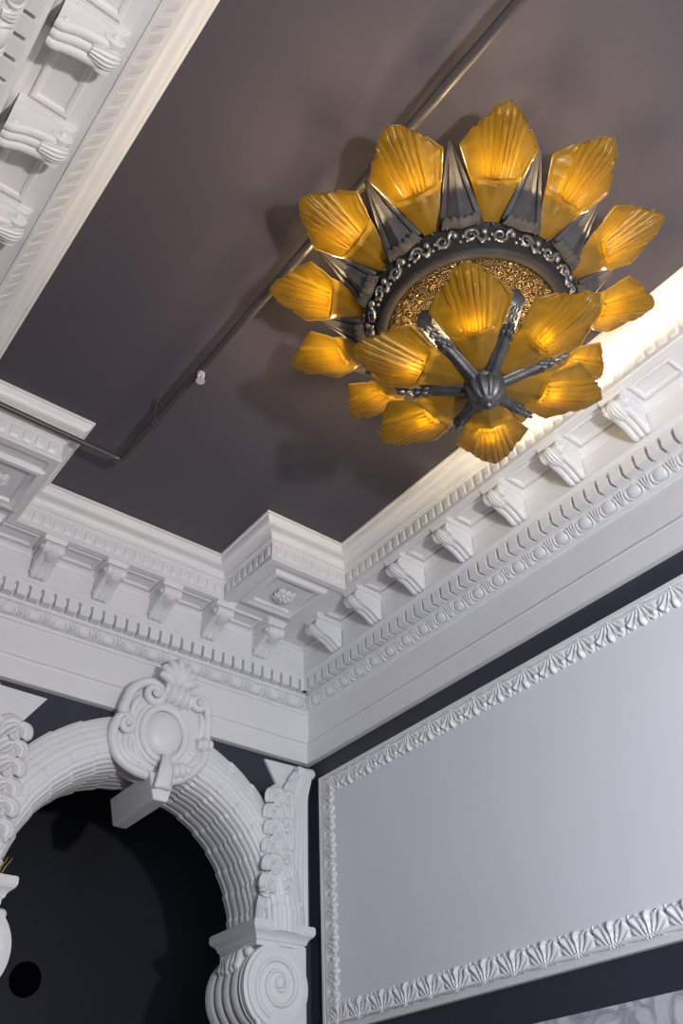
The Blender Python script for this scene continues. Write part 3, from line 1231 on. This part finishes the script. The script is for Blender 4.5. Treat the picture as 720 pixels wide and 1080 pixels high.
scroll('scroll', [(-0.10, 0.15, -0.330), (-0.205, 0.16, -0.318), (-0.31, 0.165, -0.272), (-0.368, 0.165, -0.185), (-0.382, 0.165, -0.095), (-0.365, 0.165, -0.02), (-0.335, 0.165, 0.025)], (-0.300, -0.030), 0.062, radians(115), -1.5, 0.034)
scroll('scroll', [(-0.318, 0.13, 0.06), (-0.315, 0.14, 0.12), (-0.275, 0.15, 0.245), (-0.195, 0.155, 0.318), (-0.13, 0.16, 0.335)], (-0.125, 0.245), 0.082, radians(85), -1.6, 0.036)
scroll('scroll', [(0.335, 0.13, 0.02), (0.335, 0.14, 0.12), (0.325, 0.15, 0.22), (0.300, 0.155, 0.29), (0.262, 0.16, 0.318)], (0.236, 0.265), 0.055, radians(70), 1.5, 0.032)
b = MB()
b.tube([CP(*p) for p in spline([(0.335, 0.13, -0.05), (0.31, 0.15, -0.13), (0.25, 0.15, -0.215), (0.16, 0.15, -0.29), (0.06, 0.15, -0.335)], 8)], 0.036, 10, up=Vector((0, -1, 0)))
b.build('scroll', M_white, car, smooth=60)
# fluted roll across the top, clasp at right, roll at bottom right


def fluted_roll(name_, p0, p1, r, nfl=5):
    p0, p1 = Vector(p0), Vector(p1)
    b = MB()
    N = 30
    b.tube([CP(*(p0 + (p1 - p0) * i / N)) for i in range(N + 1)], lambda t: r * (0.72 + 0.28 * abs(cos(pi * nfl * t))) * (0.75 + 0.35 * sin(pi * t)), 14)
    b.build(name_, M_white, car, smooth=60)


fluted_roll('fluted_roll', (-0.055, 0.16, 0.305), (0.175, 0.16, 0.262), 0.085, 4)
fluted_roll('clasp', (0.245, 0.16, -0.030), (0.362, 0.16, -0.012), 0.050, 2)
fluted_roll('lower_roll', (0.03, 0.17, -0.292), (0.19, 0.17, -0.235), 0.055, 3)
# raised bands following the rim
for nm, pts_, rad in (('rim_band', [(-0.335, 0.14, -0.07), (-0.325, 0.15, -0.16), (-0.27, 0.15, -0.235), (-0.185, 0.15, -0.275), (-0.11, 0.15, -0.285)], 0.020),
                      ('rim_band', [(-0.255, 0.14, 0.06), (-0.245, 0.15, 0.14), (-0.205, 0.15, 0.215)], 0.022),
                      ('rim_band', [(0.285, 0.13, 0.03), (0.288, 0.14, 0.12), (0.275, 0.15, 0.20)], 0.024),
                      ('rim_band', [(0.285, 0.14, -0.07), (0.255, 0.15, -0.14), (0.20, 0.15, -0.20)], 0.024)):
    b = MB()
    b.tube([CP(*p) for p in spline(pts_, 8)], lambda t: rad * (0.55 + 0.6 * sin(pi * t)), 10, up=Vector((0, -1, 0)))
    b.build(nm, M_white, car, smooth=60)
# side garland lines inside left scroll
b = MB()
for k in range(3):
    b.tube([CP(*p) for p in spline([(-0.285 + 0.035 * k, 0.15, -0.09 - 0.01 * k), (-0.285 + 0.035 * k, 0.155, -0.15), (-0.255 + 0.030 * k, 0.155, -0.21), (-0.20 + 0.025 * k, 0.15, -0.255)], 6)], 0.016, 8, up=Vector((0, -1, 0)))
b.build('reeds', M_white, car, smooth=60)
# shell crest
b = MB()
for k in range(7):
    a = radians(-72 + 24 * k)
    p0 = Vector((0.045, 0.15, 0.355))
    L_ = 0.205 - 0.05 * abs(k - 3) / 3
    dirv = Vector((sin(a), 0.0, cos(a)))
    b.tube([CP(*(p0 + dirv * (L_ * t / 10) + Vector((0, 0.05 * sin(pi * t / 10 * 0.9) + 0.03 * (t / 10) ** 3, 0)))) for t in range(11)], lambda t: 0.012 + 0.026 * sin(pi * (0.08 + 0.78 * t)), 10)
b.ball(CP(0.045, 0.17, 0.352), 0.045, 0.035, 0.03)
b.build('shell', M_white, car, smooth=60)
# tapering stem down to the keystone
b = MB()


def stem(u, v):
    x = (v - 0.5) * 2
    z = -0.19 - 0.25 * u
    w_ = 0.030 + 0.030 * u ** 1.5 + 0.012 * sin(pi * u)
    d_ = 0.235 + 0.035 * u - 0.018 * x * x + 0.03 * sin(pi * u)
    return CP(-0.005 - 0.025 * u + x * w_, d_, z)


b.grid(stem, 16, 8)
o = b.build('stem', M_white, car, smooth=60)
md = o.modifiers.new('thick', 'SOLIDIFY')
md.thickness = 0.09

# ------------------------------------------------------------------ black disc on the far wall
b = MB()
b.lathe([(0.0, 0.012), (0.100, 0.012), (0.106, 0.020), (0.118, 0.020), (0.124, 0.012), (0.124, 0.0)], 48, lambda x, y, z: (x, -z, y))
o = b.build('wall_disc', M_black, smooth=40)
o.location = (2.66, YN, 1.555)
tag(o, 'round black disc on the dark wall inside the arch', 'disc')

# dry stems on the left console shelf
b = MB()
for k in range(3):
    x = XA - 0.90 + 0.016 * k
    b.tube([(x - 0.02, 5.03, 1.583), (x - 0.015 + 0.006 * k, 5.03, 1.63), (x + 0.008 * k, 5.03, 1.66), (x + 0.008 + 0.010 * k, 5.03, 1.685)], lambda t: 0.005 * (1 - 0.6 * t), 6)
tag(b.build('dried_stem', M_straw, smooth=60), 'thin dry stems standing on the left console shelf', 'plant')

# ------------------------------------------------------------------ sprinkler pipe
ZP = 3.85
pipe = empty('sprinkler_pipe', (1.475, 3.94, ZP))
tag(pipe, 'dark painted sprinkler pipe running under the ceiling behind the chandelier', 'pipe')
q = Vector((1.475, 3.94, ZP))
rel = lambda x, y, z: Vector((x, y, z)) - q
b = MB()
end = Vector((1.545, YF, ZP))
b.tube([rel(1.475, 3.90, ZP), rel(1.487, 3.30, ZP), rel(*end)], 0.026, 18)
b.build('main_pipe', M_pipe, pipe, smooth=50)
b = MB()
b.tube([rel(1.44, 3.94, ZP), rel(0.8, 3.925, ZP - 0.005), rel(XL + 0.02, 3.90, ZP - 0.01)], 0.019, 16)
b.build('branch_pipe', M_pipe, pipe, smooth=50)
b = MB()
b.tube([rel(1.4765, 3.865, ZP), rel(1.476, 3.905, ZP), rel(1.470, 3.930, ZP), rel(1.455, 3.941, ZP), rel(1.42, 3.942, ZP)], [0.031, 0.031, 0.030, 0.027, 0.025], 16)
b.build('elbow', M_pipe, pipe, smooth=50)
b = MB()
yc = 3.50
b.tube([rel(1.4835, yc + 0.030, ZP), rel(1.483, yc + 0.028, ZP), rel(1.484, yc - 0.028, ZP), rel(1.484, yc - 0.030, ZP)], [0.030, 0.036, 0.036, 0.030], 18)
b.build('coupling', M_pipe, pipe, smooth=50)
b = MB()
b.tube([rel(1.470, yc, ZP + 0.02), rel(1.462, yc, ZP + 0.06), rel(1.462, yc, 4.0)], 0.008, 8)
b.tube([rel(1.462, yc, 3.985), rel(1.462, yc, 4.0)], 0.03, 12)
b.build('hanger_rod', M_pipe, pipe, smooth=50)
sy = 2.99
hd = MB()
hd.tube([rel(1.492, sy, ZP - 0.02), rel(1.492, sy, ZP - 0.05)], 0.022, 12)
ho = hd.build('sprinkler_head', M_chrome, pipe, smooth=50)
b = MB()
b.lathe([(0.0, 0.0), (0.024, 0.0), (0.027, -0.004), (0.0, -0.006)], 16, lambda x, y, z: tuple(rel(1.492 + x, sy + y, ZP - 0.086 + z)))
for s_ in (-1, 1):
    b.tube([rel(1.492 + s_ * 0.012, sy, ZP - 0.05), rel(1.492 + s_ * 0.018, sy, ZP - 0.066), rel(1.492 + s_ * 0.006, sy, ZP - 0.086)], 0.004, 6)
b.build('deflector', M_chrome, ho, smooth=50)
b = MB().tube([rel(1.492, sy, ZP - 0.05), rel(1.492, sy, ZP - 0.084)], 0.003, 8)
b.build('glass_bulb', M_red, ho, smooth=50)

# ------------------------------------------------------------------ chandelier
CX, CY = 2.299, 1.651
ch = empty('chandelier', (CX, CY, 3.467))
tag(ch, 'large dark bronze ceiling light with amber glass petal shades', 'chandelier')
Z0 = 3.467


def shade_outline(s):
    pts = [(0.0, 0.045), (0.10, 0.095), (0.30, 0.19), (0.60, 0.338), (0.615, 0.342), (0.765, 0.252), (0.77, 0.222), (0.815, 0.205), (0.82, 0.176), (0.865, 0.162), (0.87, 0.134), (0.925, 0.118), (0.96, 0.068), (1.0, 0.005)]
    for (a, x), (c, y) in zip(pts, pts[1:]):
        if s <= c:
            return x + (y - x) * (s - a) / (c - a)
    return pts[-1][1]


SS = [0, .05, .1, .15, .2, .25, .29, .33, .355, .375, .385, .395, .405, .42, .45, .48, .52, .56, .60, .615, .64, .68, .72, .762, .768, .772, .79, .812, .818, .822, .84, .862, .868, .872, .89, .91, .925, .94, .96, .98, 1.0]


def make_shade(name_, L, dz, lip, scale_w=1.0):
    """local: x outward along the shade, y across, z up; base at origin, tip at (L, 0, dz)"""
    K = len(SS) - 1
    lng = sqrt(L * L + dz * dz)
    NV = 76
    lim = 0.205

    NF = 56                      # columns that follow the flutes of the fan
    NW = 10                      # columns of each wing

    def fn(u, v):
        s = SS[int(round(u * K))]
        j = int(round(v * NV))
        w_ = shade_outline(s) * lng * scale_w
        fe = lim * (s + 0.15) * lng          # edge of the fan
        if s < 0.36:
            fe = min(fe, 0.6 * w_)
        c = j - NV // 2
        sg = 1 if c >= 0 else -1
        c = abs(c)
        if c <= NF // 2:
            y = fe * c / (NF // 2)
            y = min(y, w_ * (0.97 + 0.03 * c / (NF // 2)))
            if s < 0.36:
                y = min(y, w_)
        else:
            e0 = min(fe, w_ * 0.999)
            y = e0 + (w_ - e0) * (c - NF // 2) / NW
        y *= sg
        t = y / max(w_, 1e-5)
        x = L * s
        z = dz * (s - lip * sin(pi * s))
        # trough: the wings rise towards the ceiling
        yy = abs(y) / (0.30 * lng)
        z += 0.36 * yy ** 1.45 * 0.30 * lng * (0.55 if s > 0.39 else 0.8)
        if s > 0.39:
            ang = y / ((s + 0.15) * lng)
            k = abs(ang) / lim
            if k < 1:
                # fan of crisp flutes, stepping down from the middle
                g = smooth01((s - 0.39) / 0.03)
                step = (0.020, 0.016, 0.012, 0.008)[min(3, int(k * 4))]
                rib = abs(cos(k * pi * 3.5)) ** 0.6
                fade = 1 - 0.75 * smooth01((s - 0.90) / 0.04) if k < 0.35 else 1.0
                z -= (step + 0.011 * rib * fade) * g
            else:
                # pressed floral curls on the wings
                px, py = s * lng, y
                z -= 0.0035 * (sin(px * 95 + 2.5 * sin(py * 80)) * cos(py * 95)) + 0.003
                if abs(t) > 0.90:
                    z -= 0.005
        else:
            z -= 0.012 * smooth01((s - 0.33) / 0.05) + 0.003 * cos(t * pi * 3) * smooth01((s - 0.2) / 0.15)
        return (x, y, z)
    b = MB()
    b.grid(fn, K, NV)
    o = b.build(name_, M_amber, None, smooth=22)
    md = o.modifiers.new('thick', 'SOLIDIFY')
    md.thickness = 0.008
    md.offset = 1
    md.use_even_offset = False
    return o


def place_ring(o, r, z, a):
    o.location = (r * cos(a), r * sin(a), z - Z0)
    o.rotation_euler = (0, 0, a)


N1 = 12
A1 = radians(-34)
upper = make_shade('glass_shade', 0.518, 0.185, -0.08, 0.98)
upper.parent = ch
shades = []
for k in range(N1):
    o = upper if k == 0 else copy_tree(upper, ch)
    place_ring(o, 0.508, 3.57, A1 + k * 2 * pi / N1)
    shades.append(o)
bulb = MB().ball((0.235, 0, 0.140), 0.030, 0.022, 0.022, 8, 12).build('light_bulb', M_bulb_up, shades[0], smooth=60)
sock = MB()  # lamp socket, its flared cup added to shade the base of the glass
sock.tube([(0.02, 0, 0.100), (0.10, 0, 0.122), (0.165, 0, 0.132), (0.172, 0, 0.133), (0.203, 0, 0.138), (0.205, 0, 0.138)], [0.018, 0.018, 0.018, 0.030, 0.046, 0.040], 14)
sock = sock.build('socket_with_shield', M_iron, shades[0], smooth=60)
baffle = MB()  # unseen plate added over each upper bulb to keep its light off the ceiling
baffle.grid(lambda u, v: (0.03 + 0.31 * u, 0.085 * (0.5 + 0.5 * u) * (2 * v - 1), 0.150 + 0.055 * u + 0.028 * sin(pi * v) - 0.012 * max(0, u - 0.8) * 5), 10, 10)
baffle = baffle.build('light_baffle', M_iron, shades[0], smooth=60)
md = baffle.modifiers.new('thick', 'SOLIDIFY')
md.thickness = 0.005
for o in shades[1:]:
    for src in (bulb, sock, baffle):
        c = src.copy()
        COL.objects.link(c)
        c.parent = o

# spikes between the shades
b = MB()
LS, WS = 0.268, 0.096


def spike_pt(s, t):
    w_ = WS * (1 - s) + 0.003
    k = abs(t)
    a = 1 - s
    # raised rims, sunk bed, raised central wedge
    if k > 0.84:
        h = 0.030
    elif k > 0.72:
        h = 0.030 - 0.028 * (0.84 - k) / 0.12
    elif k > 0.30:
        h = 0.002 + 0.016 * (0.72 - k) / 0.42
    else:
        h = 0.018 + 0.030 * (0.30 - k) / 0.30
    return (LS * s, w_ * t, 0.245 * s - h * a - 0.003 + 0.03 * k * k * a)


b.grid(lambda u, v: spike_pt(u, (-1, -.92, -.84, -.72, -.5, -.3, -.15, 0, .15, .3, .5, .72, .84, .92, 1)[int(round(v * 14))]), 10, 14)
sp0 = b.build('spike', M_iron, ch, smooth=15)
md = sp0.modifiers.new('thick', 'SOLIDIFY')
md.thickness = 0.012
md.offset = 1
# scalloped collar at the spike's foot
b = MB()


def collar(u, v):
    t = (v - 0.5) * 2
    x = -0.012 + (0.050 + 0.012 * abs(cos(t * pi * 2.5))) * u
    return (x, WS * 1.02 * t * (1 - 0.14 * u), 0.245 * x - 0.030 - 0.008 * sin(pi * u) - 0.014 * (1 - abs(t)))


b.grid(collar, 6, 30)
c0 = b.build('collar', M_iron, sp0, smooth=50)
md = c0.modifiers.new('thick', 'SOLIDIFY')
md.thickness = 0.008
for k in range(N1):
    o = sp0 if k == 0 else copy_tree(sp0, ch)
    place_ring(o, 0.548, 3.585, A1 + (k + 0.5) * 2 * pi / N1)

# ornamented bronze ring
b = MB()
zr = lambda z: z - Z0
prof = [(0.470, zr(3.590)), (0.515, zr(3.588)), (0.538, zr(3.578)), (0.541, zr(3.562)), (0.530, zr(3.550)), (0.526, zr(3.540)), (0.484, zr(3.462)), (0.480, zr(3.454)), (0.486, zr(3.446)), (0.480, zr(3.437)), (0.466, zr(3.431)), (0.446, zr(3.428)), (0.436, zr(3.434)), (0.430, zr(3.446)), (0.428, zr(3.48)), (0.428, zr(3.590))]
b.lathe(prof, 120)
ringo = b.build('ring_band', M_ring, ch, smooth=40)
# running scroll and bead ornament on the band
b = MB()
NB = 24
for k in range(NB):
    a = 2 * pi * k / NB
    rr = 0.507
    cyl = lambda th, z, h=0.0: ((0.489 + (z - 3.47) * 0.53 + h) * cos(th), (0.489 + (z - 3.47) * 0.53 + h) * sin(th), zr(z - 0.3 * h))
    sgn = 1 if k % 2 else -1
    # S scroll
    pts = []
    for i in range(22):
        t = i / 21
        ang = t * 2 * pi * 1.35
        r_ = 0.034 * (1 - 0.75 * t)
        pts.append(cyl(a + r_ * cos(ang) / rr, 3.508 + sgn * r_ * sin(ang) * 0.85, 0.006))
    b.tube(pts, lambda t: 0.0105 * (1 - 0.4 * t), 6)
    pts = [cyl(a + (0.026 + 0.045 * i / 8) / rr, 3.508 - sgn * 0.028 * sin(pi * i / 8), 0.006) for i in range(9)]
    b.tube(pts, lambda t: 0.0095 * (0.5 + sin(pi * t)), 6)
    b.ball(cyl(a + 0.060 / rr, 3.522, 0.006), 0.018, 0.018, 0.018, 6, 8)
    for j in range(3):
        b.ball(cyl(a + (0.080 + 0.016 * j) / rr, 3.490 + 0.022 * (j % 2), 0.004), 0.0105, 0.0105, 0.0105, 5, 7)
b.build('scroll_ornament', M_pewter, ringo, smooth=60)
b = MB()
for k in range(48):
    a = 2 * pi * (k + 0.5) / 48
    b.ball((0.548 * cos(a), 0.548 * sin(a), zr(3.548)), 0.008, 0.008, 0.008, 6, 8)
b.build('bead_rim', M_iron2, ringo, smooth=60)

# gilt filigree dish under the ring
b = MB()
b.lathe([(0.427, zr(3.480)), (0.426, zr(3.444)), (0.418, zr(3.442)), (0.38, zr(3.438)), (0.31, zr(3.430)), (0.30, zr(3.436)), (0.10, zr(3.43)), (0.0, zr(3.43))], 96)
dish = b.build('gilt_dish', M_gilt, ch, smooth=40)
b = MB()
for k in range(26):
    a = 2 * pi * k / 26
    for (rc, r0) in ((0.390, 0.024), (0.340, 0.020)):
        off = 0.0 if rc > 0.4 else pi / 26
        pts = []
        for i in range(17):
            t = i / 16
            an = t * 2 * pi * 1.5
            r_ = r0 * (1 - 0.7 * t)
            x, y = rc + r_ * cos(an), r_ * sin(an) * (1 if k % 2 else -1)
            pts.append((x * cos(a + off) - y * sin(a + off), x * sin(a + off) + y * cos(a + off), zr(3.436 - 0.004)))
        b.tube(pts, 0.005, 5)
for rr in (0.366, 0.390, 0.412, 0.340, 0.320):
    b.tube([(rr * cos(2 * pi * i / 72), rr * sin(2 * pi * i / 72), zr(3.433)) for i in range(73)], 0.004, 5)
b.build('filigree', M_gilt, dish, smooth=60)

# body drum and ceiling canopy
b = MB()
b.lathe([(0.46, zr(3.55)), (0.42, zr(3.58)), (0.40, zr(3.66)), (0.34, zr(3.72)), (0.20, zr(3.76)), (0.10, zr(3.80)), (0.07, zr(3.86)), (0.09, zr(3.93)), (0.22, zr(3.965)), (0.24, zr(4.0)), (0.0, zr(4.0))], 64)
b.build('canopy', M_iron, ch, smooth=40)

# lower tier of six shades
N2 = 6
A2 = radians(38)
lower = make_shade('lower_shade', 0.555, 0.10, 0.15, 0.99)
lower.parent = ch
lows = []
for k in range(N2):
    o = lower if k == 0 else copy_tree(lower, ch)
    place_ring(o, 0.092, 3.045, A2 + k * 2 * pi / N2)
    lows.append(o)
bulb = MB().ball((0.262, 0, 0.046), 0.030, 0.024, 0.024, 8, 12).build('light_bulb', M_bulb_lo, lows[0], smooth=60)
sock = MB().tube([(0.02, 0, 0.060), (0.10, 0, 0.062), (0.175, 0, 0.062), (0.182, 0, 0.062), (0.222, 0, 0.060), (0.224, 0, 0.060)], [0.018, 0.018, 0.018, 0.026, 0.036, 0.032], 14).build('socket_with_shield', M_iron, lows[0], smooth=60)  # socket end flared into an added cup keeping light off the shade's base
for o in lows[1:]:
    for src in (bulb, sock):
        c = src.copy()
        COL.objects.link(c)
        c.parent = o

# ribs from the hub out between the lower shades
AR = radians(7)
b = MB()
rib_pts = spline([(0.05, 0, 3.045), (0.14, 0, 3.070), (0.26, 0, 3.110), (0.37, 0, 3.155), (0.428, 0, 3.182)], 8)


def ribr(t):
    return 0.036 + 0.008 * smooth01((t - 0.45) / 0.25) if t < 0.93 else 0.044 * (1 - ((t - 0.93) / 0.075) ** 2) ** 0.5 + 0.002


# fluted section
KR = len(rib_pts) - 1


def ribfn(u, v):
    i = int(round(u * KR))
    p = rib_pts[i]
    th = 2 * pi * v
    r = ribr(u) * (1 + (0.10 * cos(6 * th) if u < 0.6 else 0.04 * cos(4 * th)))
    return (p.x - 0.3 * r * cos(th), p.y + r * sin(th), zr(p.z) - r * cos(th))


b.grid(ribfn, KR, 30, cv=True, caps=True)
rib = b.build('rib', M_iron2, ch, smooth=50)
b = MB()
for k in range(4):
    x0 = 0.275 + 0.036 * k
    zz = 3.112 + 0.40 * (x0 - 0.26)
    for s_ in (-1, 0, 1):
        b.ball((x0 + (0.012 if s_ == 0 else 0), 0.020 * s_, zr(zz) - 0.037 + 0.009 * abs(s_)), 0.024, 0.011, 0.010, 6, 8)
b.build('leaf_ornament', M_iron2, rib, smooth=60)
for k in range(N2):
    o = rib if k == 0 else copy_tree(rib, ch)
    o.location = (0, 0, 0)
    o.rotation_euler = (0, 0, AR + k * 2 * pi / N2)

# hub and finial, fluted acorn
b = MB()
b.lathe([(0.0, zr(3.078)), (0.090, zr(3.073)), (0.100, zr(3.056)), (0.098, zr(3.035)), (0.090, zr(3.024))], 36)
b.build('hub', M_iron2, ch, smooth=40)
b = MB()
b.lathe([(0.090, zr(3.030)), (0.095, zr(3.010)), (0.086, zr(2.982)), (0.070, zr(2.952)), (0.050, zr(2.932)), (0.036, zr(2.926))], 72, mod=lambda r, z, a: r * (1 + 0.07 * cos(12 * a)))
b.lathe([(0.042, zr(2.932)), (0.046, zr(2.924)), (0.034, zr(2.914)), (0.018, zr(2.908)), (0.020, zr(2.900)), (0.012, zr(2.890)), (0.0, zr(2.888))], 24)
b.build('finial', M_iron2, ch, smooth=50)
# stem inside joining hub and dish
b = MB().tube([(0, 0, zr(3.06)), (0, 0, zr(3.44))], 0.022, 12)
b.build('stem', M_iron, ch, smooth=50)
